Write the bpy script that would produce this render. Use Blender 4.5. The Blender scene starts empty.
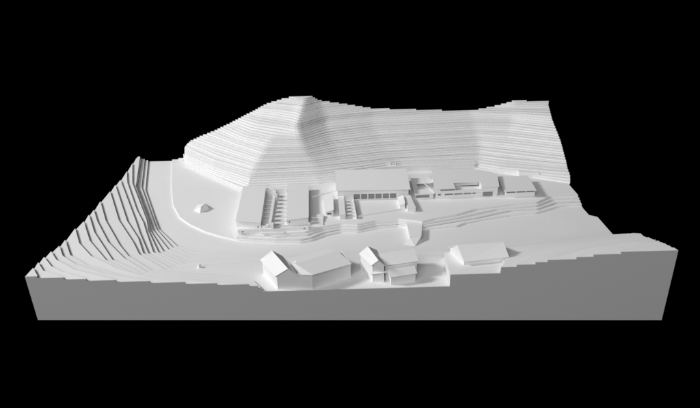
import bpy, bmesh, math, random
from mathutils import Vector, Matrix
from mathutils.geometry import delaunay_2d_cdt
random.seed(7)
S = 0.02                      # the model is laid out in centimetres; it is built 2 m wide
scene = bpy.context.scene
col = scene.collection

# ------------------------------------------------------------------ camera
PITCH, ROLL, FPX = math.radians(26), math.radians(1.6), 619.42
CY, CZ = -81.55, 58.754
X_ = Vector((1, 0, 0)); FW = Vector((0, math.cos(PITCH), -math.sin(PITCH))); UP0 = Vector((0, math.sin(PITCH), math.cos(PITCH)))
RT = X_ * math.cos(ROLL) - UP0 * math.sin(ROLL); UP = X_ * math.sin(ROLL) + UP0 * math.cos(ROLL)
cam = bpy.data.objects.new('camera', bpy.data.cameras.new('camera'))
col.objects.link(cam); scene.camera = cam
M = Matrix((RT, UP, -FW)).transposed().to_4x4(); M.translation = Vector((0, CY, CZ)) * S
cam.matrix_world = M
cam.data.sensor_width = 36; cam.data.lens = 36 * FPX / 700; cam.data.clip_end = 200; cam.data.clip_start = 0.01

# ------------------------------------------------------------------ world, lights, exposure
w = bpy.data.worlds.new('World'); scene.world = w; w.use_nodes = True
w.node_tree.nodes['Background'].inputs[0].default_value = (0, 0, 0, 1)
w.node_tree.nodes['Background'].inputs[1].default_value = 0
scene.view_settings.view_transform = 'Standard'; scene.view_settings.look = 'None'
scene.view_settings.exposure = 0; scene.view_settings.gamma = 1
def area(name, loc, target, size, power):
    l = bpy.data.lights.new(name, 'AREA'); l.shape = 'SQUARE'; l.size = size * S; l.energy = power
    o = bpy.data.objects.new(name, l); col.objects.link(o)
    loc = Vector(loc) * S; t = Vector(target) * S
    o.location = loc; o.rotation_euler = (t - loc).to_track_quat('-Z', 'Y').to_euler()
    return o
area('key_softbox', (-400, 40, 272), (0, 30, 8), 78, 700)
area('front_softbox', (-110, -360, 300), (0, 25, 5), 380, 610)

# ------------------------------------------------------------------ materials
def paper(name, c, rough=0.9, spread=0.03, bump=0.12, fine=1.0):
    m = bpy.data.materials.new(name); m.use_nodes = True
    nt = m.node_tree; b = nt.nodes['Principled BSDF']
    b.inputs['Roughness'].default_value = rough
    b.inputs['Specular IOR Level'].default_value = 0.25
    tc = nt.nodes.new('ShaderNodeTexCoord')
    n1 = nt.nodes.new('ShaderNodeTexNoise'); n1.inputs['Scale'].default_value = 6; n1.inputs['Detail'].default_value = 5
    n2 = nt.nodes.new('ShaderNodeTexNoise'); n2.inputs['Scale'].default_value = 260 * fine; n2.inputs['Detail'].default_value = 3
    nt.links.new(tc.outputs['Object'], n1.inputs['Vector']); nt.links.new(tc.outputs['Object'], n2.inputs['Vector'])
    oi = nt.nodes.new('ShaderNodeObjectInfo')
    a = nt.nodes.new('ShaderNodeMath'); a.operation = 'ADD'
    nt.links.new(n1.outputs['Fac'], a.inputs[0]); nt.links.new(oi.outputs['Random'], a.inputs[1])
    a2 = nt.nodes.new('ShaderNodeMath'); a2.operation = 'ADD'
    nt.links.new(a.outputs[0], a2.inputs[0]); nt.links.new(n2.outputs['Fac'], a2.inputs[1])
    r = nt.nodes.new('ShaderNodeMapRange')
    r.inputs['From Min'].default_value = 0.6; r.inputs['From Max'].default_value = 2.4
    r.inputs['To Min'].default_value = c * (1 - spread); r.inputs['To Max'].default_value = min(.95, c * (1 + spread))
    nt.links.new(a2.outputs[0], r.inputs['Value'])
    cc = nt.nodes.new('ShaderNodeCombineColor')
    for i in range(3): nt.links.new(r.outputs[0], cc.inputs[i])
    nt.links.new(cc.outputs[0], b.inputs['Base Color'])
    bp = nt.nodes.new('ShaderNodeBump'); bp.inputs['Strength'].default_value = bump; bp.inputs['Distance'].default_value = 0.002
    nt.links.new(n2.outputs['Fac'], bp.inputs['Height']); nt.links.new(bp.outputs[0], b.inputs['Normal'])
    return m
WHITE = paper('white_card', 0.80)
SHEET = paper('white_contour_card', 0.785, spread=0.05, bump=0.2)
GREY = paper('grey_fascia_board', 0.50, spread=0.008, bump=0.02)
DARK = paper('window_shade_card', 0.27, spread=0.1)  # dark tone stands in for the shade inside open window holes
def blk():
    m = bpy.data.materials.new('black_velvet'); m.use_nodes = True
    b = m.node_tree.nodes['Principled BSDF']; b.inputs['Base Color'].default_value = (.0001, .0001, .0001, 1)
    b.inputs['Roughness'].default_value = 1; b.inputs['Specular IOR Level'].default_value = 0
    return m
BLACK = blk()

# ------------------------------------------------------------------ helpers
T, C0 = 0.36, 0.20            # sheet thickness, height of level 0 (cm)
def Z(l): return C0 + T * l
def atz(u, v, z):             # the point at height z that the photo shows at (u, v)
    a = (u - 350) / FPX; b = (204 - v) / FPX
    d = FW + RT * a + UP * b
    k = (z - CZ) / d.z
    return (d.x * k, CY + d.y * k)
def aty(u, v, y):
    a = (u - 350) / FPX; b = (204 - v) / FPX
    d = FW + RT * a + UP * b
    k = (y - CY) / d.y
    return (d.x * k, CZ + d.z * k)
def atl(u, v, l): return atz(u, v, Z(l))
def obj(name, bm, mat, parent=None, kind=None, smooth=False):
    me = bpy.data.meshes.new(name); bm.to_mesh(me); bm.free(); me.materials.append(mat)
    o = bpy.data.objects.new(name, me); col.objects.link(o)
    if parent: o.parent = parent; o.matrix_parent_inverse = parent.matrix_world.inverted()
    if kind: o['kind'] = kind
    return o
def thing(name, label, cat, loc, group=None):
    o = bpy.data.objects.new(name, None); col.objects.link(o); o.empty_display_size = .02
    o.location = Vector(loc) * S; o.matrix_world = Matrix.Translation(Vector(loc) * S)
    o['label'] = label; o['category'] = cat
    if group: o['group'] = group
    return o
def v3(bm, p): return bm.verts.new((p[0] * S, p[1] * S, p[2] * S))
def solid(bm, top, bot):      # closed prism between two rings of 3D points
    a = [v3(bm, p) for p in top]; b = [v3(bm, p) for p in bot]
    bm.faces.new(a); bm.faces.new(b[::-1])
    n = len(a)
    for i in range(n): bm.faces.new((a[i], b[i], b[(i + 1) % n], a[(i + 1) % n]))
def fin(bm): bmesh.ops.recalc_face_normals(bm, faces=bm.faces); return bm
def prism(bm, poly, z0, z1): solid(bm, [(x, y, z1) for x, y in poly], [(x, y, z0) for x, y in poly])
def card(bm, pts, th):        # a sheet of card through 3D points, thickness downwards along its normal
    P = [Vector(p) for p in pts]; n = (P[1] - P[0]).cross(P[2] - P[0]).normalized()
    if n.z < 0: n = -n
    solid(bm, P, [p - n * th for p in P])
def box(bm, x0, x1, y0, y1, z0, z1): prism(bm, [(x0, y0), (x1, y0), (x1, y1), (x0, y1)], z0, z1)
def wallp(bm, p, q, z0, z1a, z1b=None, th=.12, holes=(), ins=None):   # wall from p to q, its thickness on the left of p->q, real openings
    z1b = z1a if z1b is None else z1b
    p = Vector(p); q = Vector(q); L = (q - p).length; d = (q - p) / L; n = Vector((-d.y, d.x)) * th
    ins = th if ins is None else ins; ins = min(ins, L * .3)
    ss = sorted({ins, L, *[h[0] for h in holes if h[0] > ins], *[h[1] for h in holes]})
    def tz(s): return z1a + (z1b - z1a) * s / L
    for a, b in zip(ss[:-1], ss[1:]):
        zs = [(z0, None)]
        hs = sorted([(h[2], h[3]) for h in holes if h[0] <= a + 1e-6 and h[1] >= b - 1e-6])
        cur = z0; segs = []
        for h0, h1 in hs:
            if h0 > cur + 1e-6: segs.append((cur, h0))
            cur = h1
        segs.append((cur, None))
        for s0, s1 in segs:
            A = p + d * a; B = p + d * b
            ta, tb = (tz(a), tz(b)) if s1 is None else (s1, s1)
            top = [(A.x, A.y, ta), (B.x, B.y, tb), (B.x + n.x, B.y + n.y, tb), (A.x + n.x, A.y + n.y, ta)]
            bot = [(A.x, A.y, s0), (B.x, B.y, s0), (B.x + n.x, B.y + n.y, s0), (A.x + n.x, A.y + n.y, s0)]
            solid(bm, top, bot)
def gablewall(bm, p, q, z0, ze, za, f=.5, th=.12, ze2=None):     # gable wall: eave height ze, apex za at fraction f
    ze2 = ze if ze2 is None else ze2
    p = Vector(p); q = Vector(q); d = (q - p).normalized(); n = Vector((-d.y, d.x)) * th; m = p + (q - p) * f
    p = p + d * th
    F = [(p.x, p.y, z0), (q.x, q.y, z0), (q.x, q.y, ze2), (m.x, m.y, za), (p.x, p.y, ze)]
    solid(bm, F, [(x + n.x, y + n.y, z) for x, y, z in F])
def B(): return bmesh.new()

# ------------------------------------------------------------------ terrain: contour lines of the cut sheets
# every line is the upper edge of sheet k; the low side lies on the left (+1) or right (-1) of its direction
V, E, H = [], [], []
def addpts(pts, hs):
    i0 = len(V)
    for p, h in zip(pts, hs): V.append(Vector(p)); H.append(h)
    E.extend((i0 + i, i0 + i + 1) for i in range(len(pts) - 1))
def off(pts, d):
    out = []
    for i, p in enumerate(pts):
        a = Vector(pts[max(i - 1, 0)]); b = Vector(pts[min(i + 1, len(pts) - 1)])
        t = (b - a).normalized(); out.append((p[0] - t.y * d, p[1] + t.x * d))
    return out
def resolve(pts, k):
    out = []
    for p in pts:
        if p[0] == 'P': out.append((p[1], p[2]))
        elif p[0] == 'F': out.append((aty(p[1], 285, 0)[0], 0.0))
        else: out.append(atl(p[0], p[1], k))
    return out
def extend(P, a, b, d=2.5):
    if a:
        t = (Vector(P[0]) - Vector(P[1])).normalized() * d; P = [tuple(Vector(P[0]) + t)] + P
    if b:
        if abs(P[-1][1]) < 1e-6: P = P + [(P[-1][0], -2.5)]
        else:
            t = (Vector(P[-1]) - Vector(P[-2])).normalized() * d; P = P + [tuple(Vector(P[-1]) + t)]
    return P
def cont(k, pts, low, a=True, b=True, foot=None, offd=.06):
    P = extend(resolve(pts, k), a, b)
    addpts(P, [k + .3] * len(P))
    Q = off(P, offd * low); f = (k - .3) if foot is None else foot
    addpts(Q, [f] * len(Q))
# left bank, from the lowest sheet up (line starts on the left or back edge and fans to the front edge)
def midx(k):   # behind the front houses, k = 3..11
    return [('P', -18, 17.0 - 1.08 * (k - 3)), ('P', 0, 17.2 - 1.08 * (k - 3)), ('P', 15, 17.4 - 1.06 * (k - 3)),
            ('P', 34, 19.2 - .75 * (k - 3)), ('P', 44.7, 19.7 - .6 * (k - 3)), ('P', 50, 19.5 - .54 * (k - 3))]
LB = {3: [(147.8, 162), (145.2, 189.5), (155.5, 220), (159, 229), (177, 246), (195, 252)],
      4: [(144.3, 161), (141.2, 187), (153, 220), (156.5, 229.5), (172, 247), (193, 255)],
      5: [(140.8, 159), (137, 186), (149.8, 220), (153, 230), (168, 249), (190, 258)],
      6: [(139.6, 158.3), (135.6, 186), (148.4, 220), (150.6, 231), (163, 251), (187, 261.5)],
      7: [(132.3, 163.5), (132.1, 182.6), (146.4, 220), (148.3, 231), (158, 252), (184, 264)],
      8: [(126.7, 171.5), (127.2, 182.6), (136.6, 210), (143.0, 222), (146, 232), (153, 252), (180, 265.8)],
      9: [(120.3, 180), (135.6, 221), (139.2, 232), (148, 253), (176, 267.3)],
      10: [(115.2, 185), (127, 221), (138, 238), (143, 253), (171, 268.6)],
      11: [(110, 191.5), (118.6, 220), (133, 242), (139, 254), (166, 269.8)]}
for k, p in LB.items():
    cont(k, p + midx(k), +1, offd=.04 if k > 9 else .06)
LF = {12: ([(100.2, 201.5), (105.5, 220.5), (119.5, 245), (128, 255.5), (152, 270.5), (215, 276), (252, 279.5)], 262.3),
      13: ([(93.7, 210), (97, 221), (108, 242), (124, 258), (147, 272), (210, 278.5), (249, 281.5)], 260.3),
      14: ([(88.6, 215), (90.7, 221), (94, 232), (112, 259.5), (142, 273.7), (200, 280.5)], 257.8),
      15: ([(83.5, 221.5), (89.5, 240.6), (105.8, 259.8), (136, 274.8), (190, 281.3)], 249),
      16: ([(75, 228.5), (79, 243), (91, 256), (118, 269), (150, 277.8)], 217),
      17: ([(65, 240), (70, 255), (88, 265.5), (125, 276.7)], 185.5),
      18: ([(59, 246), (62.5, 255.7), (76, 264.5), (105, 273.5)], 150.5),
      19: ([(51, 251.5), (56, 259.5), (75, 270)], 117),
      20: ([(44, 257), (51, 266), (62, 272)], 88),
      21: ([(38, 262.5), (43, 270.5)], 66),
      22: ([(33, 268), (35.5, 272.5)], 40)}
for k, (p, F) in LF.items():
    if k > 14: cont(k, p + [('F', F)], +1)
    else: cont(k, p + [('F', F)], +1)
# right bank
for k in range(12, 18):
    P = [('P', 51, {17: 11.6, 16: 12.3, 15: 12.9, 14: 13.6, 13: 14.1, 12: 14.35}[k]), ('P', 44.7, 10 + .8 * (17 - k)), ('P', 34, 8.6 + .75 * (17 - k)), ('P', 18, 6.9 + .22 * (17 - k)), ('P', 15.6, 6.75 + .2 * (17 - k))]
    cont(k, P, -1, b=False, offd=.03)
addpts([(15.32, -2.5), (15.32, 0), (15.32, 6.6)], [17.5] * 3)
addpts([(15.28, -2.5), (15.28, 0), (15.28, 6.6)], [11.5] * 3)
RB = {26: ([(674, 247.7), (650, 246.5), (630, 249)], 614.5), 25: ([(669, 245.5), (645, 244), (612, 249)], 588.2),
      24: ([(665, 243.5), (640, 242.5), (602, 248.5)], 572), 23: ([(661, 242.3), (635, 241.3), (590, 248), (560, 256)], 544.2),
      22: ([(657, 240.8), (630, 240.3), (583, 247.3), (548, 256)], 532.6), 21: ([(654, 239.7), (625, 239.4), (575, 247), (532, 257.5)], 514.3),
      20: ([(651, 238.5), (622, 238.7), (567, 246.5), (526, 256), (507, 260)], 499.8), 19: ([(648, 237.5), (619, 238.2), (562, 245.8), (519.5, 255.5), (505, 258.5)], 499.3),
      18: ([(645, 236.5), (616.5, 237.7), (557, 245), (514, 254.5), (503, 257)], 498.8)}
for k, (p, F) in RB.items(): cont(k, p + [('F', F)], -1, offd=.03)
# terraces above the valley (low side towards the road)
cont(3, [(172.3, 160.3), (171.8, 185), (173.5, 205), (180, 217), (190, 224), (205, 231), (220, 235.5), (239, 239.8), (275, 241.6), (300, 241.6), (311, 239.6), (325, 234.5), (340, 231), (357, 231.2), (376, 227.2), (398, 225.2), (422, 228.6), (456.6, 225.4), (465, 222.2), (480, 219.2), (509, 214.6), (536, 212.2), (557, 206), (567, 204.8), (581, 204.2)], -1)
cont(4, [(184.8, 161), (187, 166.6), (214.3, 179.5), (236, 189), (240.5, 191), (234.5, 225), (236.5, 236.8), (275, 238.9), (300, 238.9), (311, 236.8), (323, 231.8), (339, 228.4), (357, 228.8), (375, 224.8), (398, 222.9), (422, 226), (465, 218.8), (480, 216.3), (496, 212.6), (509, 209.9), (537, 208.3), (555.5, 202), (580, 200.8)], -1)
cont(5, [(184.2, 158.5), (187, 164.6), (214.6, 177.6), (236.6, 187), (241.8, 189), (236, 224), (238, 234.4), (275, 236.2), (307, 234), (322, 228.6), (340, 225.8), (357, 226.3), (375, 222.3), (398, 220.4), (422, 223.3), (456, 217.4), (496, 208.7), (520, 206.8), (536.6, 205.2), (552, 199), (579.5, 198)], -1)
cont(6, [(183.8, 156), (187, 162.7), (215, 175.8), (237, 185.2), (243, 187), (237.3, 223), (239.5, 232), (275, 233.6), (305, 231.4), (321, 226.2), (340, 223.2), (357, 223.8), (375, 219.9), (398, 218.2), (422, 221), (434, 218), (456.6, 214), (475.5, 208.5), (510, 204), (536.6, 202), (550.3, 195.8), (578.6, 195)], -1)
for (u, v, l) in [(158, 166, 2.5), (160, 195, 2.5), (168, 220, 2.5), (188, 240, 2.5), (230, 247, 2.5), (300, 245.5, 2.5), (350, 240, 2.5), (440, 235, 2.5), (500, 230, 2.5), (560, 222, 2.5), (595, 222, 2.5),
                  (178, 164, 3.5), (200, 190, 3.5), (190, 210, 3.5), (225, 215, 3.5), (232, 232, 3.5),
                  (300, 215, 6.5), (370, 215, 6.5), (430, 205, 6.5), (470, 200, 6.5), (520, 199, 6.5), (560, 188, 6.5), (245, 210, 6.5)]:
    V.append(Vector(atl(u, v, math.floor(l)))); H.append(l)
for p, l in [((56, 24), 2.5), ((55, 30), 2.5), ((-50, 69), 2.5), ((-58, -4), 22.5), ((57, -4), 26.5), ((57, 10), 17.5), ((-10, -3), 11.5), ((0, 3), 11.5), ((13, 3), 11.5), ((13, -3), 11.5), ((0, -3), 11.5), ((22, 3.4), 17.5)]:
    V.append(Vector(p)); H.append(l)
# hill: crease curves as functions of the level; every contour runs straight from crease to crease
YB = 64.8
def curve(P, ext=True):
    Q = [(l,) + tuple(atl(u, v, l)) for u, v, l in P]
    def f(l):
        i = 0
        while i < len(Q) - 2 and l > Q[i + 1][0]: i += 1
        (l0, x0, y0), (l1, x1, y1) = Q[i], Q[i + 1]; t = (l - l0) / (l1 - l0)
        return (x0 + (x1 - x0) * t, y0 + (y1 - y0) * t)
    return f
A = curve([(247.5, 186.6, 6.5), (252, 170, 13.3), (262, 152, 22), (272, 136, 28.8), (281, 127, 32), (287.5, 122, 34.6), (294, 108, 40.4), (299, 95.6, 47.2)])
Bc = curve([(318, 183.5, 6.5), (314, 165, 14.3), (305, 150.6, 22), (299, 135, 29.8), (296.5, 124, 34.8), (301, 110, 40.4), (306, 95.6, 47.2)])
D = curve([(358, 174.5, 8.4), (349, 165, 12.6), (337.6, 150.6, 19.2), (326, 130, 28.4), (325, 121, 32), (322, 108, 39), (320, 98.8, 43.6)])
Ec = curve([(402, 163.8, 10), (390, 155, 15), (382, 145, 19.5), (372.6, 124, 28.5), (371, 107, 37.1)])
G = curve([(476, 171, 6.5), (478, 164.5, 9.4), (480, 150, 15), (478, 137, 20.5), (474, 125, 26), (470, 111, 32.6)])
G2 = curve([(506, 173.2, 6.5), (500, 168, 9.4), (502, 150, 16), (508, 137, 21.5), (512, 120, 28.5), (514, 101.5, 38.5)])
Hc = curve([(571, 183.5, 6.5), (569, 168, 11.5), (566, 160, 15), (560.5, 140, 22.8), (552.5, 118, 31.3), (547.5, 98.6, 39.2)])
K = curve([(215, 174.5, 6.5), (214, 159.5, 13), (230, 146.3, 20), (246, 134, 27.5), (264, 117, 35), (284, 103, 42)])
K2 = curve([(187, 162, 6.5), (188, 155, 10), (193, 150.3, 13), (206, 137.2, 19.4)])
crest = [(184.4, 157), (184.6, 146.5), (190, 140.5), (201, 135.5), (215, 130), (232, 121.5), (250, 112), (266, 103.5), (281, 98.6), (291, 96.2), (298, 95)]
cp = []
for u, v in crest:
    x, z = aty(u, v, YB); cp.append(((z - C0) / T + .15, x))
def CR(l):
    i = 0
    while i < len(cp) - 2 and l > cp[i + 1][0]: i += 1
    (l0, x0), (l1, x1) = cp[i], cp[i + 1]
    return (x0 + (x1 - x0) * (l - l0) / (l1 - l0), YB)
RWp = [(4.0, 48.6), (8.9, 49.9), (12.0, 50.1), (18.4, 50.1), (23.5, 50.1), (28.8, 49.9)]
def hcont(l):
    P = [CR(l)]
    def blend(p, q, r, a):       # move q towards the chord p-r
        t = (q[0] - p[0]) / (r[0] - p[0]); c = (q[0], p[1] + (r[1] - p[1]) * t)
        a = max(0, min(1, a)); return (q[0], q[1] + (c[1] - q[1]) * a)
    kp = blend(P[0], K(l), A(l), (l - 35) / 6)
    if l <= 19.2: P.append(blend(P[0], K2(l), kp, (l - 13) / 5))
    if l <= 42: P.append(kp)
    P += [A(l), Bc(l)]
    if l < 10.6: P += [(x, y + .03 * (l - 6.5)) for x, y in RWp]
    else: P += [D(l), Ec(l)]
    P += [G(l), G2(l), Hc(l)]
    Q = [P[0]]
    for p in P[1:]:
        if p[0] > Q[-1][0] + .05: Q.append(p)
    P = [Q[0]]
    for i in range(1, len(Q) - 1):            # the cut edge turns softly at a crease
        p, a, c = Vector(Q[i]), Vector(Q[i - 1]), Vector(Q[i + 1])
        if l < 10.6 or (a - p).length < 1.2 or (c - p).length < 1.2: P.append(Q[i]); continue
        r1 = min(.8, (a - p).length * .25); r2 = min(.8, (c - p).length * .25)
        s1 = p + (a - p).normalized() * r1; s2 = p + (c - p).normalized() * r2
        P += [tuple(s1), tuple(p * .5 + (s1 + s2) * .25), tuple(s2)]
    P.append(Q[-1])
    d = (Vector(P[0]) - Vector(P[1])).normalized() * 2.5; P = [tuple(Vector(P[0]) + d)] + P
    d = (Vector(P[-1]) - Vector(P[-2])).normalized() * 3; P = P + [tuple(Vector(P[-1]) + d)]
    return P
for l in range(7, 49):
    if l > 46: continue
    P = hcont(l); addpts(P, [l + .02] * len(P))
    if l > 46: continue
    P = hcont(l + .5); addpts(P, [l + .5] * len(P))
addpts([atl(243.4, 187.2, 6), A(6.5), Bc(6.4), *RWp, G(6.5), G2(6.5), Hc(6.5), (51.5, Hc(6.5)[1] - .5)], [6.5] * (len(RWp) + 7))
addpts([(-15, YB + 2), (-8, YB + 2)], [46.9, 46.8])

vo, eo, fo, ov, oe, of = delaunay_2d_cdt(V, E, [], 0, 1e-5)
hh = []
for i, p in enumerate(vo):
    if ov[i]: hh.append(min(H[j] for j in ov[i])); continue
    hs = []
    for a, b in E:
        pa, pb = V[a], V[b]; d = pb - pa; L = d.length
        if L < 1e-9: continue
        t = (p - pa).dot(d) / L / L
        if -1e-4 <= t <= 1.0001 and (pa + d * t - p).length < 4e-3: hs.append(H[a] + (H[b] - H[a]) * t)
    if not hs: print('no height for', p)
    hh.append(sum(hs) / len(hs) if hs else 2.5)

# outline of the model board (left and right edge as functions of y)
LE = [(-50.35, 0.0)]
for k, (p, F) in sorted(LF.items(), reverse=True): LE.append(atl(p[0][0], p[0][1], k))
for k in range(11, 4, -1): LE.append(atl(LB[k][0][0], LB[k][0][1], k))
le = [LE[0]]
for p in LE[1:]:
    if p[1] > le[-1][1] + .3 and p[0] < -49: le.append(p)
le = [q for q in le if q[1] < 63]
le += [(-53.2, 63.6), (-53.0, YB)]
re_ = [(50.0, 0.0), (49.75, .9), (49.95, 1.1), (49.7, 2.1), (49.98, 2.4), (49.72, 3.3), (50.0, 3.6), (49.7, 4.6), (49.95, 4.9), (49.65, 6.2), (49.9, 6.5), (49.7, 7.8), (49.95, 8.1), (49.65, 9.6), (49.9, 9.9), (49.7, 11.5), (49.75, 13.8), (49.6, 20.3), (49.4, 27.0)]
re_ += [atl(597.5, 217, 2), atl(589, 215, 2), atl(583.5, 208, 2.5), atl(581, 203, 3), atl(578.5, 195.5, 6), atl(569, 184.5, 6), atl(570.2, 182, 6.8)]
re_ += [atl(570, 175, 9), atl(566, 160, 15), atl(560.5, 140, 22.8), atl(552, 118, 31.3), atl(548.5, 104, 37), (49.2, YB)]
rr = [re_[0]]
for p in re_[1:]:
    if p[1] > rr[-1][1] + .1: rr.append(p)
re_ = rr
if re_[-1][1] < YB: re_.append((re_[-1][0], YB))
def lerpx(L, y):
    for (x0, y0), (x1, y1) in zip(L[:-1], L[1:]):
        if y0 - 1e-9 <= y <= y1 + 1e-9: return x0 + (x1 - x0) * (y - y0) / (y1 - y0)
    return L[-1][0]
ys = sorted({round(y, 5) for _, y in le + re_ if 0 <= y <= YB} | {0.0, YB})
def clip(poly, f, tag):        # poly: list of (x, y, h, tag of edge to the next); keeps f >= 0
    out = []; n = len(poly)
    fv = [f(p) for p in poly]
    for i in range(n):
        p, q = poly[i], poly[(i + 1) % n]; a, b = fv[i], fv[(i + 1) % n]
        if a >= 0: out.append(p)
        if (a >= 0) != (b >= 0):
            t = a / (a - b)
            m = tuple(p[j] + (q[j] - p[j]) * t for j in range(3))
            out.append(m + ((p[3] if b >= 0 else tag),))
            if a >= 0: out[-1] = m + (tag,)
            else: out[-1] = m + (p[3],)
    return out if len(out) > 2 else []
pieces = []
for f in fo:
    tri = [(vo[i].x, vo[i].y, hh[i], 0) for i in f]
    y0, y1 = min(p[1] for p in tri), max(p[1] for p in tri)
    if y1 < 0 or y0 > YB: continue
    for s0, s1 in zip(ys[:-1], ys[1:]):
        if s1 <= y0 or s0 >= y1: continue
        q = clip(tri, lambda p: p[1] - s0, 3 if s0 == 0 else 0)
        if q: q = clip(q, lambda p: s1 - p[1], 1 if s1 == YB else 0)
        la, lb, ra, rb = lerpx(le, s0), lerpx(le, s1), lerpx(re_, s0), lerpx(re_, s1)
        if q: q = clip(q, lambda p: p[0] - (la + (lb - la) * (p[1] - s0) / (s1 - s0)), 1)
        if q: q = clip(q, lambda p: (ra + (rb - ra) * (p[1] - s0) / (s1 - s0)) - p[0], 1)
        if q: pieces.append((q, min(p[2] for p in q), max(p[2] for p in q)))
KMAX = int(max(p[2] for p in pieces))

# the structures the sheets belong to
def zbot(x): return -0.0 - (x + 50.8) * 0.0344
bm = B()
ring = [(x, y) for x, y in le] + [(x, y) for x, y in reversed(re_)]
bz = Z(2) - T
tv = [v3(bm, (x, y, bz)) for x, y in ring]; bv = [v3(bm, (x, y, zbot(x))) for x, y in ring]
bm.faces.new(tv); bm.faces.new(bv[::-1])
for i in range(len(ring)):
    j = (i + 1) % len(ring); bm.faces.new((tv[i], bv[i], bv[j], tv[j]))
fin(bm)
terrain = obj('terrain', bm, WHITE, kind='structure')
hill = None
allcomps = []
rj = random.Random(11)
jit = {k: rj.uniform(-.1, .1) for k in range(60)}          # hand-cut sheets never step back evenly
jgap = {k: rj.choice((0, .0, .02, .04, .06)) for k in range(60)}
for k in range(2, KMAX + 1):
    bm = B()
    zt = Z(k)
    for q, mn, mx in pieces:
        qy = sum(p[1] for p in q) / len(q)
        kj = k + (jit[k] if k >= 11 and qy > 38 else 0)
        if mx < kj or (mn >= k + 2.2 and not any(p[3] for p in q)): continue
        c = q if mn >= kj else clip(q, lambda p: p[2] - kj, 2)
        if not c: continue
        c = [p for i, p in enumerate(c) if (abs(p[0] - c[i - 1][0]) + abs(p[1] - c[i - 1][1])) > 1e-5]
        if len(c) < 3: continue
        vs = [v3(bm, (p[0], p[1], zt)) for p in c]
        f = bm.faces.new(vs)
        up = f.normal_update() or f.normal.z
        for i, p in enumerate(c):
            if p[3] in (1, 2, 3):
                r = c[(i + 1) % len(c)]
                a, b = vs[i], vs[(i + 1) % len(c)]
                # sheets do not lie perfectly tight: a fine open joint shows under an edge
                mxx, myy = (p[0] + r[0]) / 2, (p[1] + r[1]) / 2
                bank = mxx < -10 and (myy < 17 or mxx < -45)
                gap = 0 if p[3] != 2 else (.11 if bank else jgap[k])
                zl = zt - T + gap
                a2 = v3(bm, (p[0], p[1], zl)); b2 = v3(bm, (r[0], r[1], zl))
                bm.faces.new((b, a, a2, b2))
    bmesh.ops.remove_doubles(bm, verts=bm.verts, dist=2e-6)
    # fix orientation of tops
    for f in bm.faces:
        f.normal_update()
        if abs(f.normal.z) > .9 and f.normal.z < 0: f.normal_flip()
    bm.verts.ensure_lookup_table()
    comp = [-1] * len(bm.verts); bm.verts.index_update(); comps = []
    for v in bm.verts:
        if comp[v.index] >= 0: continue
        st = [v]; comp[v.index] = len(comps); cur = []
        while st:
            a = st.pop(); cur.append(a)
            for e in a.link_edges:
                b = e.other_vert(a)
                if comp[b.index] < 0: comp[b.index] = len(comps); st.append(b)
        comps.append(cur)
    for ci, cur in enumerate(comps):
        ids = {v.index for v in cur}
        fs = [f for f in bm.faces if f.verts[0].index in ids]
        area_ = sum(f.calc_area() for f in fs if f.normal.z > .9) / S / S
        if area_ < .05: continue
        cy = sum(v.co.y for v in cur) / len(cur) / S
        nb = B(); mp = {}
        for f in fs:
            vv = []
            for v in f.verts:
                if v.index not in mp: mp[v.index] = nb.verts.new(v.co)
                vv.append(mp[v.index])
            try: nb.faces.new(vv)
            except ValueError: pass
        allcomps.append((k, cy, nb))
    bm.free()
for k, cy, nb in allcomps:
    ishill = k >= 7 and cy > 33
    if ishill and hill is None:
        hill = obj('hill', nb, SHEET, kind='structure'); continue
    obj('contour_sheet', nb, SHEET, hill if ishill else terrain)

# grey fascia board on the cut front, its top following the sheets
steps = [(None, 22), (40, 21), (66, 20), (88, 19), (117, 18), (150.5, 17), (185.5, 16), (217, 15), (249, 14), (257.8, 13), (260.3, 12), (262.3, 11),
         (449.7, 17), (499.3, 20), (514.3, 21), (532.6, 22), (544.2, 23), (572, 24), (588.2, 25), (614.5, 26)]
xs = [-50.35] + [aty(u, 285, 0)[0] for u, _ in steps[1:]] + [50.0]
top = []
for i, (u, k) in enumerate(steps):
    top += [(xs[i], Z(k) + .01), (xs[i + 1], Z(k) + .01)]
bm = B()
yf, yb = -.13, -.004
for i, (u, k) in enumerate(steps):
    a, b = xs[i], xs[i + 1]
    fr = [(a, yf, zbot(a)), (b, yf, zbot(b)), (b, yf, Z(k) + .01), (a, yf, Z(k) + .01)]
    q = [v3(bm, p) for p in fr]; bm.faces.new(q)
    bk = [v3(bm, (x, yb, z)) for x, y, z in fr]; bm.faces.new(bk[::-1]); bm.faces.new((q[3], q[2], bk[2], bk[3]))
    kl = steps[i - 1][1] if i else None
    for (x, k2, e0, e1) in ((a, kl, q[3], bk[3]),):
        if k2 is None: continue
        z2 = Z(k2) + .01
        m0, m1 = v3(bm, (x, yf, z2)), v3(bm, (x, yb, z2)); bm.faces.new((e0, e1, m1, m0))
for x, sgn in ((xs[0], 0), (xs[-1], 1)):
    kk = steps[0][1] if sgn == 0 else steps[-1][1]
    q = [v3(bm, p) for p in ((x, yf, zbot(x)), (x, yb, zbot(x)), (x, yb, Z(kk)), (x, yf, Z(kk)))]; bm.faces.new(q)
fin(bm)
obj('front_fascia', bm, GREY, terrain)
# black cloth under the model
bm = B(); r_ = 900
q = [v3(bm, (x, y, zbot(x) - .02)) for x, y in ((-r_, -r_), (r_, -r_), (r_, r_), (-r_, r_))]; bm.faces.new(q)
obj('black_table_surface', bm, BLACK, kind='structure')

#BUILDINGS
def U(loc): return loc
def part(t, name, bm, mat=None, label=None, kind=None):
    o = obj(name, fin(bm), mat or WHITE, t, kind)
    if label: o['label'] = label
    return o
def lift(P, d=.0): return [(x, y, z + d) for x, y, z in P]
def roofcard(t, pts, th=.09, name='roof'):
    bm = B(); card(bm, pts, th); return part(t, name, bm)

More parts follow.
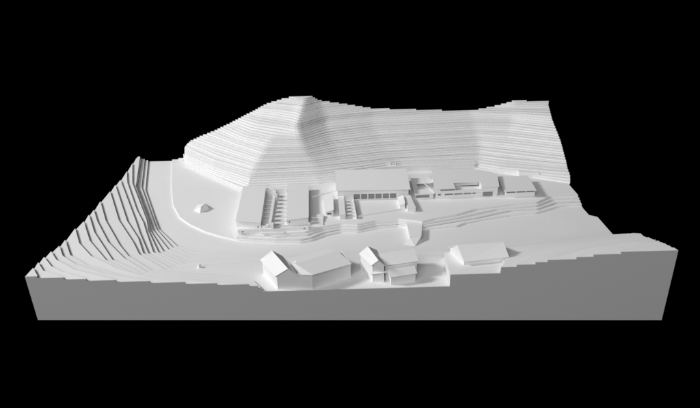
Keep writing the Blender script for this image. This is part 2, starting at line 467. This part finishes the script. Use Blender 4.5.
# ---------------------------------------------------------------- farmhouse with two wings, front left
z0 = Z(11)
t = thing('house', 'large L-shaped house with an angled long wing, leftmost of the front houses', 'house', (-8, 3, z0), 'pitched roof houses along the front edge')
ze, zr = 6.80, 8.05
FL, FR, BL, BR = (-11.71, .42), (-8.45, .40), (-14.6, 5.3), (-11.5, 6.2)
RF, RB_ = (-9.86, .40), (-12.9, 5.9)
b = B(); gablewall(b, FL, FR, z0, ze, zr - .05, .57); part(t, 'wall', b)
b = B(); wallp(b, BL, FL, z0, ze); part(t, 'wall', b)
b = B(); gablewall(b, BR, BL, z0, ze, zr - .05, .5); part(t, 'wall', b)
b = B(); wallp(b, FR, BR, z0, ze); part(t, 'wall', b)
roofcard(t, [(-11.98, .22, ze - .12), (RF[0], .22, zr), (RB_[0] - .06, RB_[1] + .12, zr), (-14.92, 5.35, ze - .12)])
roofcard(t, [(RF[0], .22, zr), (-8.3, .22, ze - .12), (-11.3, 6.4, ze - .12), (RB_[0] - .06, RB_[1] + .12, zr)])
w2, w3 = (-6.19, .14), (-.17, 3.55)
z2, zr2 = 6.95, 8.0
b = B(); wallp(b, (-8.45, .40), w2, z0, z2, ins=0); part(t, 'wall', b)
b = B(); wallp(b, w2, w3, z0, z2, z2 - .25, ins=.03); part(t, 'wall', b)
nb_ = Vector((-.5, .87)); bk = Vector(w3) + nb_ * 5.0; bk0 = Vector((-7.6, .6)) + nb_ * 4.6
b = B(); gablewall(b, w3, tuple(bk), z0, z2 - .25, zr2 - .3, .5); part(t, 'wall', b)
b = B(); wallp(b, tuple(bk), tuple(bk0), z0, z2 - .2, z2); part(t, 'wall', b)
b = B(); gablewall(b, tuple(bk0), (-7.7, .45), z0, z2, zr2 - .08, .5); part(t, 'wall', b)
r0, r1 = (-8.85, 1.75, zr2), (-2.15, 5.75, zr2 - .22)
roofcard(t, [(-7.75, .12, z2), (-6.1, -.02, z2), (.0, 3.42, z2 - .28), r1, r0])
roofcard(t, [r0, r1, (-4.0, 8.6, z2 - .25), (-10.3, 4.9, z2)])

# ---------------------------------------------------------------- middle farmhouse: tall gable wing, main range, low front wing
t = thing('house', 'middle front house of three joined gabled blocks with a canopy on the tall left gable', 'house', (6, 3, z0), 'pitched roof houses along the front edge')
ze, zr = 7.42, 8.34
FL, FR, BR, BL = (3.29, 1.78), (5.1, 1.62), (4.0, 6.2), (1.45, 5.4)
b = B(); gablewall(b, FL, FR, z0, ze, zr - .06, .5); part(t, 'wall', b)
b = B(); wallp(b, BL, FL, z0, ze - .1, ze); part(t, 'wall', b)
b = B(); gablewall(b, BR, BL, z0, ze - .1, zr - .06, .5); part(t, 'wall', b)
b = B(); wallp(b, FR, BR, z0, ze); part(t, 'wall', b)
roofcard(t, [(3.05, 1.6, ze - .12), (4.2, 1.5, zr), (2.7, 6.0, zr), (1.2, 5.45, ze - .14)])
roofcard(t, [(4.2, 1.5, zr), (5.3, 1.42, ze - .1), (4.2, 6.4, ze - .1), (2.7, 6.0, zr)])
b = B(); card(b, [(3.0, 1.15, 5.98), (5.75, 1.55, 6.02), (5.7, 2.0, 6.12), (3.2, 1.8, 6.08)], .09); part(t, 'canopy', b)
ze, zr = 6.85, 7.98
b = B(); wallp(b, (5.15, 2.5), (10.5, 3.72), z0, ze); part(t, 'wall', b)
b = B(); gablewall(b, (10.5, 3.72), (9.7, 7.1), z0, ze, zr - .06, .5); part(t, 'wall', b)
b = B(); wallp(b, (9.7, 7.1), (4.2, 5.9), z0, ze); part(t, 'wall', b)
b = B(); gablewall(b, (4.2, 5.9), (4.95, 2.5), z0, ze, zr - .06, .5); part(t, 'wall', b)
roofcard(t, [(4.95, 2.25, ze - .08), (10.75, 3.5, ze - .08), (10.2, 5.45, zr), (4.45, 4.15, zr)])
roofcard(t, [(4.45, 4.15, zr), (10.2, 5.45, zr), (9.75, 7.35, ze - .08), (4.0, 6.1, ze - .08)])
ze, zr = 5.82, 6.62
R1, R2, R3, R4 = (6.12, .72), (10.07, 1.63), (9.6, 3.3), (5.35, 2.3)
b = B(); wallp(b, R1, R2, z0, ze); part(t, 'wall', b)
b = B(); gablewall(b, R2, R3, z0, ze, zr - .05, .5); part(t, 'wall', b)
b = B(); gablewall(b, R4, R1, z0, ze, zr - .05, .5); part(t, 'wall', b)
roofcard(t, [(6.0, .5, ze - .1), (10.35, 1.48, ze - .1), (9.95, 2.5, zr), (5.62, 1.5, zr)])
roofcard(t, [(5.62, 1.5, zr), (9.95, 2.5, zr), (9.6, 3.5, ze - .1), (5.3, 2.5, ze - .1)])

# ---------------------------------------------------------------- right farmhouse on its raised sheet
z7 = Z(17)
t = thing('house', 'low house with one long pitched roof, rightmost of the three front houses', 'house', (21, 5, z7), 'pitched roof houses along the front edge')
ze, zr = 7.08, 8.8
a_, b_, c_, d_ = (17.86, 2.6), (25.1, 3.65), (24.5, 7.7), (16.3, 6.9)
b = B(); wallp(b, a_, b_, z7, ze); part(t, 'wall', b)
b = B(); gablewall(b, b_, c_, z7, ze, ze + 1.15, .5); part(t, 'wall', b)
b = B(); wallp(b, c_, d_, z7, ze); part(t, 'wall', b)
b = B(); gablewall(b, d_, a_, z7, ze, zr - .06, .5); part(t, 'wall', b)
roofcard(t, [(17.82, 2.35, ze + .0), (25.2, 3.42, ze), (24.75, 5.8, zr - .3), (17.05, 4.85, zr)])
roofcard(t, [(17.05, 4.85, zr), (24.75, 5.8, zr - .3), (24.5, 8.0, ze), (16.1, 7.1, ze)])

# ---------------------------------------------------------------- two flat-roofed blocks and the slatted court between them
zp = Z(6)
def flatblock(label, roof, zr, holes=(), inset=.22, group=None, name='flat_roof_building', zr2=None):
    R = [Vector(p) for p in roof]; c = sum(R, Vector((0, 0))) / 4
    t = thing(name, label, 'building', (c.x, c.y, zp), group)
    zr2 = zr if zr2 is None else zr2          # zr at the front edge, zr2 at the back edge
    Wc = [p + (c - p).normalized() * inset * 1.4 for p in R]     # order: front-left, front-right, back-right, back-left
    tops = [zr, zr, zr2, zr2]
    for i in range(4):
        j = (i + 1) % 4
        b = B(); wallp(b, Wc[i], Wc[j], zp, tops[i] - .1, tops[j] - .1, .12, holes if i == 0 else ()); part(t, 'wall', b)
    roofcard(t, [(p.x, p.y, z) for p, z in zip(R, tops)], .1)
    return t, Wc
def pane(t, p, q, s0, s1, h0, h1, d=.16):
    p = Vector(p); q = Vector(q); L = (q - p).normalized(); n = Vector((-L.y, L.x))
    a = p + L * (s0 - .03) + n * d; b2 = p + L * (s1 + .03) + n * d
    b = B(); wallp(b, a, b2, h0 - .03, h1 + .03, None, .03); part(t, 'window', b, DARK)  # dark card behind the opening, painted as the shade within
t1, W1 = flatblock('long flat-roofed block left of the slatted court', [(-22.2, 24.9), (-17.2, 23.9), (-18.05, 41.2), (-23.0, 41.3)], 3.92, [(4.2, 4.5, 2.55, 2.9)], group='paired flat roofed blocks')
pane(t1, W1[0], W1[1], 4.2, 4.5, 2.55, 2.9)
t2, W2 = flatblock('long flat-roofed block right of the slatted court', [(-12.35, 24.6), (-8.08, 25.5), (-8.85, 41.7), (-13.45, 41.2)], 3.92, [(.35, .6, 3.1, 3.4)], group='paired flat roofed blocks')
pane(t2, W2[0], W2[1], .35, .6, 3.1, 3.4)
t = thing('slatted_court', 'narrow slatted court with cross beams and a central wall between two flat roofs', 'courtyard', (-15.2, 32, zp))
b = B(); wallp(b, (-15.25, 23.6), (-15.75, 40.0), zp, 3.5, None, .55); part(t, 'centre_wall', b)
b = B(); box(b, -15.2, -14.7, 22.9, 23.8, zp, 3.9); part(t, 'pillar', b)
b = B(); box(b, -16.4, -15.8, 23.6, 24.4, zp, 3.3); part(t, 'pillar', b)
b = B(); box(b, -17.9, -13.5, 39.9, 40.6, zp, 3.5); part(t, 'back_wall', b)
b = B(); box(b, -15.95, -15.2, 36.2, 36.8, zp, 3.95); part(t, 'pillar', b)
for i in range(8):
    y = 25.2 + i * 1.85
    for (x0, x1, zz) in ((-17.6, -15.9, 2.72), (-15.0, -12.9, 3.1)):
        m0 = bpy.data.meshes.get('beam_%g' % x0)
        if m0 is None:
            b = B(); box(b, x0, x1, -.13 if x0 < -16 else -.26, .13 if x0 < -16 else .26, zz - .2, zz); fin(b); m0 = bpy.data.meshes.new('beam_%g' % x0); b.to_mesh(m0); b.free(); m0.materials.append(WHITE)
        o = bpy.data.objects.new('beam', m0); col.objects.link(o); o.parent = t; o.matrix_parent_inverse = t.matrix_world.inverted()
        o.location = (-.0 * i, y * S, 0)
# front plinth with two small openings
b = B(); box(b, -17.15, -16.45, 24.0, 24.3, zp, zp + .75); part(t, 'light_block_wall', b)  # added wall that blocks front light, to darken the court's left half
t = thing('plinth_wall', 'low plinth wall with two tiny square openings in front of the paired blocks', 'wall', (-15, 23, zp))
pa, pb = (-22.0, 22.6), (-8.05, 23.3)
b = B(); wallp(b, pa, pb, zp, zp + .62, None, .45, [(1.2, 1.55, zp + .15, zp + .45), (13.0, 13.3, zp + .15, zp + .45)]); part(t, 'wall', b)
pane(t, pa, pb, 1.2, 1.55, zp + .15, zp + .45); pane(t, pa, pb, 13.0, 13.3, zp + .15, zp + .45)
b = B(); box(b, -17.0, -12.6, 22.1, 22.6, zp, zp + .18); part(t, 'step', b)
t = thing('post', 'slim dark-sided post at the front right corner of the right flat roof', 'post', (-8.0, 24.4, zp))
b = B(); box(b, -8.15, -7.85, 23.9, 24.3, zp, zp + 1.1); part(t, 'shaft', b)
o = thing('garden_wall', 'thin low wall running back from the right flat roof towards the long hall', 'wall', (-6, 38, zp))
b = B(); wallp(b, (-8.4, 37.6), (-3.2, 40.6), zp, zp + .22, None, .2); part(o, 'wall', b)
t = thing('terrace_steps', 'shallow steps in the shadow gap beside the right flat roof', 'steps', (-6.6, 28, zp))
for i in range(3):
    b = B(); box(b, -7.7, -5.3, 25.0 + i * 1.3, 26.3 + i * 1.3, zp, zp + .16 + .16 * i); part(t, 'step', b)

# small pavilion
t = thing('pavilion', 'small bright pavilion with a tilted roof beside the long hall', 'pavilion', (-4.4, 32, zp))
q = [(-4.95, 28.8), (-3.3, 28.95), (-3.55, 36.6), (-5.5, 36.3)]
for i in range(4):
    p0, p1 = Vector(q[i]), Vector(q[(i + 1) % 4]); c = Vector((-4.3, 32.3))
    p0 = p0 + (c - p0).normalized() * .3; p1 = p1 + (c - p1).normalized() * .3
    zz = {0: (3.15, 3.75), 1: (3.75, 3.75), 2: (3.75, 3.15), 3: (3.15, 3.15)}[i]
    b = B(); wallp(b, p0, p1, zp, zz[0], zz[1], .1, [(.3, 1.2, zp + .1, zp + .5)] if i == 0 else ()); part(t, 'wall', b)
roofcard(t, [(-5.05, 28.6, 3.3), (-3.25, 28.8, 3.8), (-3.5, 36.8, 3.8), (-5.6, 36.5, 3.3)])

# ---------------------------------------------------------------- the long hall round its court
t = thing('long_hall', 'long hall with a big plain roof, six tall windows and two wings round a court', 'hall', (5, 40, zp))
zf, zb_ = 4.72, 5.45
wl, wr, wy, wb = -2.5, 12.3, 36.1, 44.6
holes = [(3.35 + i * 1.52, 3.35 + i * 1.52 + 1.30, zp + .12, zp + 1.25) for i in range(6)]
b = B(); wallp(b, (wl, wy), (wr, wy - .1), zp, zf - .12, None, .14, holes); part(t, 'wall', b)
for h in holes: pane(t, (wl, wy), (wr, wy - .1), *h, d=.2)
b = B(); wallp(b, (wr, wy - .1), (wr, wb), zp, zf - .12, zb_ - .12); part(t, 'wall', b)
b = B(); wallp(b, (wr, wb), (wl, wb), zp, zb_ - .12); part(t, 'wall', b)
b = B(); wallp(b, (wl, wb), (wl, wy), zp, zb_ - .12, zf - .12); part(t, 'wall', b)
P4 = [atz(336, 190.6, zf), atz(410.6, 189.2, zf), atz(406.2, 168.4, zb_), atz(335, 170.2, zb_)]
roofcard(t, [(*P4[0], zf), (*P4[1], zf), (*P4[2], zb_), (*P4[3], zb_)], .12)
def wing(t, pts, z1, z2=None, zz=zp):   # pts front-left, front-right, back-right, back-left; z1 at left edge, z2 at right edge
    z2 = z1 if z2 is None else z2
    R = [Vector(p) for p in pts]; zs = [z1, z2, z2, z1]
    for i in range(4):
        j = (i + 1) % 4
        b = B(); wallp(b, R[i], R[j], zz, zs[i] - .06, zs[j] - .06, .1); part(t, 'wall', b)
    b = B(); c = sum(R, Vector((0, 0))) / 4
    card(b, [((p + (p - c).normalized() * .1).x, (p + (p - c).normalized() * .1).y, z) for p, z in zip(R, zs)], .08); part(t, 'roof', b)
wing(t, [(-2.1, 27.3), (-.95, 27.7), (-1.25, 35.9), (-2.5, 35.9)], 3.35)
wing(t, [(11.55, 29.7), (13.2, 29.8), (12.6, 35.9), (11.3, 35.9)], 3.3)
shed = [(10.15, 31.3), (11.15, 31.2), (11.05, 34.9), (9.95, 34.9)]
for i in range(4):
    zz = [(3.05, 3.55), (3.55, 3.55), (3.55, 3.05), (3.05, 3.05)][i]
    b = B(); wallp(b, shed[i], shed[(i + 1) % 4], zp, zz[0], zz[1], .08); part(t, 'wall', b)
roofcard(t, [(10.05, 31.15, 3.1), (11.2, 31.05, 3.68), (11.1, 35.0, 3.68), (9.85, 35.0, 3.1)])
b = B(); wallp(b, (.55, 35.9), (1.1, 27.2), zp, 3.15, None, .18); part(t, 'court_wall', b)
b = B(); wallp(b, (1.3, 28.0), (11.2, 30.9), zp, zp + .28, None, .12); part(t, 'parapet', b)
for i in range(5):
    b = B(); box(b, -.75, .5, 28.3 + i * 1.5, 28.75 + i * 1.5, zp + .5, zp + .68); part(t, 'beam', b)

# ---------------------------------------------------------------- link building between the hall and the right range
t = thing('link_building', 'low building with a sunken roof court and one long window, right of the hall', 'building', (15.5, 38, zp))
lf, rf = (13.7, 35.3), (17.5, 35.6)
hl = [(.15, 3.0, zp + .32, zp + .95)]
b = B(); wallp(b, lf, rf, zp, 3.5, None, .12, hl); part(t, 'wall', b); pane(t, lf, rf, *hl[0])
b = B(); wallp(b, (13.6, 43.5), lf, zp, 3.5); part(t, 'wall', b)
b = B(); wallp(b, (17.6, 43.5), (13.6, 43.5), zp, 3.5); part(t, 'wall', b)
for q in ([(13.5, 35.2), (17.6, 35.4), (17.6, 37.8), (13.5, 37.6)], [(13.5, 40.7), (17.6, 40.8), (17.6, 43.6), (13.5, 43.6)], [(13.5, 37.6), (14.6, 37.6), (14.5, 40.7), (13.5, 40.7)]):
    roofcard(t, [(x, y, 3.6) for x, y in q], .1)
b = B(); box(b, 14.5, 17.5, 37.7, 40.7, zp, zp + .3); part(t, 'court_floor', b)
b = B(); card(b, [(16.0, 40.9, 3.7), (16.25, 40.9, 3.7), (17.6, 36.2, 3.7), (17.35, 36.2, 3.7)], .1); part(t, 'beam', b)

# ---------------------------------------------------------------- right range with the roof terrace
t = thing('terraced_range', 'wide flat-roofed range with a recessed roof terrace, ribbon windows and a wide opening', 'building', (24, 39, zp))
fy = 35.35
zr = 4.72
fl_, fr_ = (17.9, fy), (31.0, fy + .5)
L6 = (Vector(fr_) - Vector(fl_)).length
hz = [(.55, 1.15, 3.05, 3.5), (1.95, 3.75, 3.1, 3.45), (3.95, 5.7, 3.1, 3.45), (5.9, 7.6, 3.1, 3.45), (7.8, 8.5, 3.1, 3.45), (10.0, 12.1, 2.45, 3.5), (1.0, 3.9, 4.1, 4.45)]
# the terrace front is lower than the roof, so the front wall is built in three lengths
def seg(s0, s1, top):
    p = Vector(fl_); d = (Vector(fr_) - p).normalized()
    hs = [(max(h[0], s0) - s0, min(h[1], s1) - s0, h[2], h[3]) for h in hz if h[0] >= s0 - .01 and h[1] <= s1 + .01]
    b = B(); wallp(b, p + d * s0, p + d * s1, zp, top, None, .14, hs, ins=0 if s0 else None); part(t, 'wall', b)
seg(0, 3.9, 4.6); 
hz[3] = (5.9, 7.6, 3.1, 3.45)
seg(3.9, 9.6, 4.15); seg(9.6, L6, 4.6)
for h in hz: pane(t, fl_, fr_, *h)
# left wall with four small square openings
lw0, lw1 = (18.6, 45.4), (17.9, fy)
LH = [(1.2, 1.7, 3.4, 3.9), (3.6, 4.2, 3.3, 3.8), (6.2, 6.8, 3.2, 3.7), (8.6, 9.1, 3.1, 3.6)]
b = B(); wallp(b, lw0, lw1, zp, zr - .1, None, .14, LH); part(t, 'wall', b)
for h in LH: pane(t, lw0, lw1, *h)
b = B(); wallp(b, fr_, (32.1, 42.2), zp, zr - .1); part(t, 'wall', b)
b = B(); wallp(b, (32.1, 42.2), (27.4, 45.0), zp, zr - .1); part(t, 'wall', b)
b = B(); wallp(b, (27.4, 45.0), (18.6, 45.4), zp, zr - .1); part(t, 'wall', b)
RR = [(17.6, 35.15), (22.0, 35.3), (22.0, 38.0), (27.6, 38.2), (27.8, 35.5), (31.2, 35.6), (32.25, 42.4), (27.45, 45.25), (18.3, 45.6)]
b = B(); solid(b, [(x, y, zr) for x, y in RR], [(x, y, zr - .1) for x, y in RR]); part(t, 'roof', b)
b = B(); wallp(b, (21.9, 38.7), (27.7, 38.9), 3.7, zr - .1); part(t, 'wall', b)
b = B(); box(b, 21.9, 27.7, 35.55, 38.7, 3.5, 3.62); part(t, 'terrace_floor', b)
b = B(); wallp(b, (21.9, 38.6), (21.9, 35.5), 3.62, zr - .1); part(t, 'wall', b)
b = B(); wallp(b, (27.7, 35.6), (27.7, 38.8), 3.62, zr - .1); part(t, 'wall', b)

t = thing('ribbon_window_block', 'small flat-roofed block with one thin ribbon of windows, rightmost of the upper buildings', 'building', (35.5, 38, zp))
f0, f1 = (32.5, 35.1), (38.7, 35.3)
hb = [(.2, 2.1, 3.35, 3.68), (2.3, 4.2, 3.35, 3.68), (4.4, 6.1, 3.35, 3.68)]
b = B(); wallp(b, f0, f1, zp, 3.8, None, .12, hb); part(t, 'wall', b)
for h in hb: pane(t, f0, f1, *h)
b = B(); wallp(b, f1, (38.9, 42.4), zp, 3.8); part(t, 'wall', b)
b = B(); wallp(b, (38.9, 42.4), (32.5, 42.3), zp, 3.8); part(t, 'wall', b)
b = B(); wallp(b, (32.5, 42.3), f0, zp, 3.8); part(t, 'wall', b)
roofcard(t, [(32.15, 34.75, 3.9), (38.85, 34.9, 3.9), (39.1, 42.7, 3.9), (32.4, 42.55, 3.9)])
b = B(); wallp(b, (30.95, 35.0), (32.5, 35.1), zp, zp + .55); part(t, 'side_wall', b)

# ---------------------------------------------------------------- small things
t = thing('retaining_wall', 'short grey-faced retaining wall set into the slope behind the rightmost upper block', 'wall', (36.5, 46, zp))
x0_, y0_ = atl(519.5, 176.5, 7); x1_, y1_ = atl(539.5, 177, 7)
b = B(); solid(b, [(x0_, y0_ + .6, Z(6) + 1.15), (x1_, y1_ + .6, Z(6) + 1.15), (x1_, y1_ + 1.8, Z(6) + 1.15), (x0_, y0_ + 1.8, Z(6) + 1.15)], [(x0_, y0_, Z(5)), (x1_, y1_, Z(5)), (x1_, y1_ + 1.8, Z(5)), (x0_, y0_ + 1.8, Z(5))]); part(t, 'block', b)
# pyramid-roofed marker
px_, py_ = atl(203.5, 208.5, 3)
t = thing('marker_stone', 'faceted stone-like block alone on the open left terrace', 'stone', (px_, py_, Z(3)))
b = B()
zt_ = Z(3)
base = [atl(193.5, 210.5, 3), atl(200.2, 213.2, 3), atl(209.6, 208.9, 3), atl(208.4, 205.6, 3), atl(197.5, 205.0, 3)]
a2 = v3(b, (*atz(200.9, 206.9, zt_ + 1.15), zt_ + 1.15)); a1 = v3(b, (*atz(205.2, 203.3, zt_ + 1.3), zt_ + 1.3))
bv_ = [v3(b, (x, y, zt_)) for x, y in base]
b.faces.new(bv_[::-1])
b.faces.new((bv_[0], bv_[1], a2)); b.faces.new((bv_[1], bv_[2], a1)); b.faces.new((bv_[1], a1, a2)); b.faces.new((bv_[2], bv_[3], a1)); b.faces.new((bv_[3], bv_[4], a1)); b.faces.new((bv_[4], bv_[0], a2)); b.faces.new((bv_[4], a2, a1))
part(t, 'block', b)
cx_, cy_ = atl(199.2, 267, 11)
t = thing('small_cube', 'tiny white cube alone on the stepped left bank', 'cube', (cx_, cy_, Z(11)))
b = B(); q = [(cx_ - .3, cy_ - .1), (cx_ + .05, cy_ - .35), (cx_ + .35, cy_), (cx_, cy_ + .3)]; prism(b, q, Z(10), Z(11) + .62); part(t, 'block', b)
hx, hy = atl(389, 166.8, 9)
t = thing('hillside_shelter', 'tiny shelter on the wall top behind the long hall', 'shelter', (hx, hy, Z(9)))
b = B(); box(b, hx - 1.9, hx - .9, hy - .1, hy + .5, Z(9), Z(9) + .4); part(t, 'bench', b)
b = B(); box(b, hx - .5, hx + .5, hy, hy + .7, Z(9), Z(9) + .85); part(t, 'block', b)
b = B(); box(b, hx + .75, hx + 1.15, hy - .1, hy + .6, Z(9), Z(9) + .55); part(t, 'block', b)
t = thing('post', 'slim upright post beside the tiny shelter behind the long hall', 'post', (hx + 1.5, hy, Z(9)))
b = B(); box(b, hx + 1.35, hx + 1.6, hy - .1, hy + .2, Z(9), Z(9) + 1.2); part(t, 'shaft', b)
# ramp from the terrace to the valley
t = thing('ramp', 'square landing with a short ramp sloping from the terrace down to the valley road', 'ramp', (14, 22, Z(2)))
top_ = [atl(406.5, 221, 6), atl(422.3, 221.8, 6), atl(421.4, 233.5, 6), atl(410, 235, 6)]
b = B(); prism(b, top_, Z(2), Z(5) - .1); part(t, 'landing', b)
e0, e1 = top_[3], top_[2]
g0, g1 = atl(404, 245, 2), atl(415, 246.5, 2)
b = B()
A0, A1, G0, G1 = v3(b, (*e0, Z(5) - .2)), v3(b, (*e1, Z(5) - .2)), v3(b, (*g0, Z(2) + .02)), v3(b, (*g1, Z(2) + .02))
D0, D1 = v3(b, (*e0, Z(2) + .01)), v3(b, (*e1, Z(2) + .01))
b.faces.new((A0, A1, G1, G0)); b.faces.new((A0, G0, D0)); b.faces.new((A1, D1, G1)); b.faces.new((D0, D1, A1, A0)); b.faces.new((G0, G1, D1, D0))
part(t, 'slope', b)
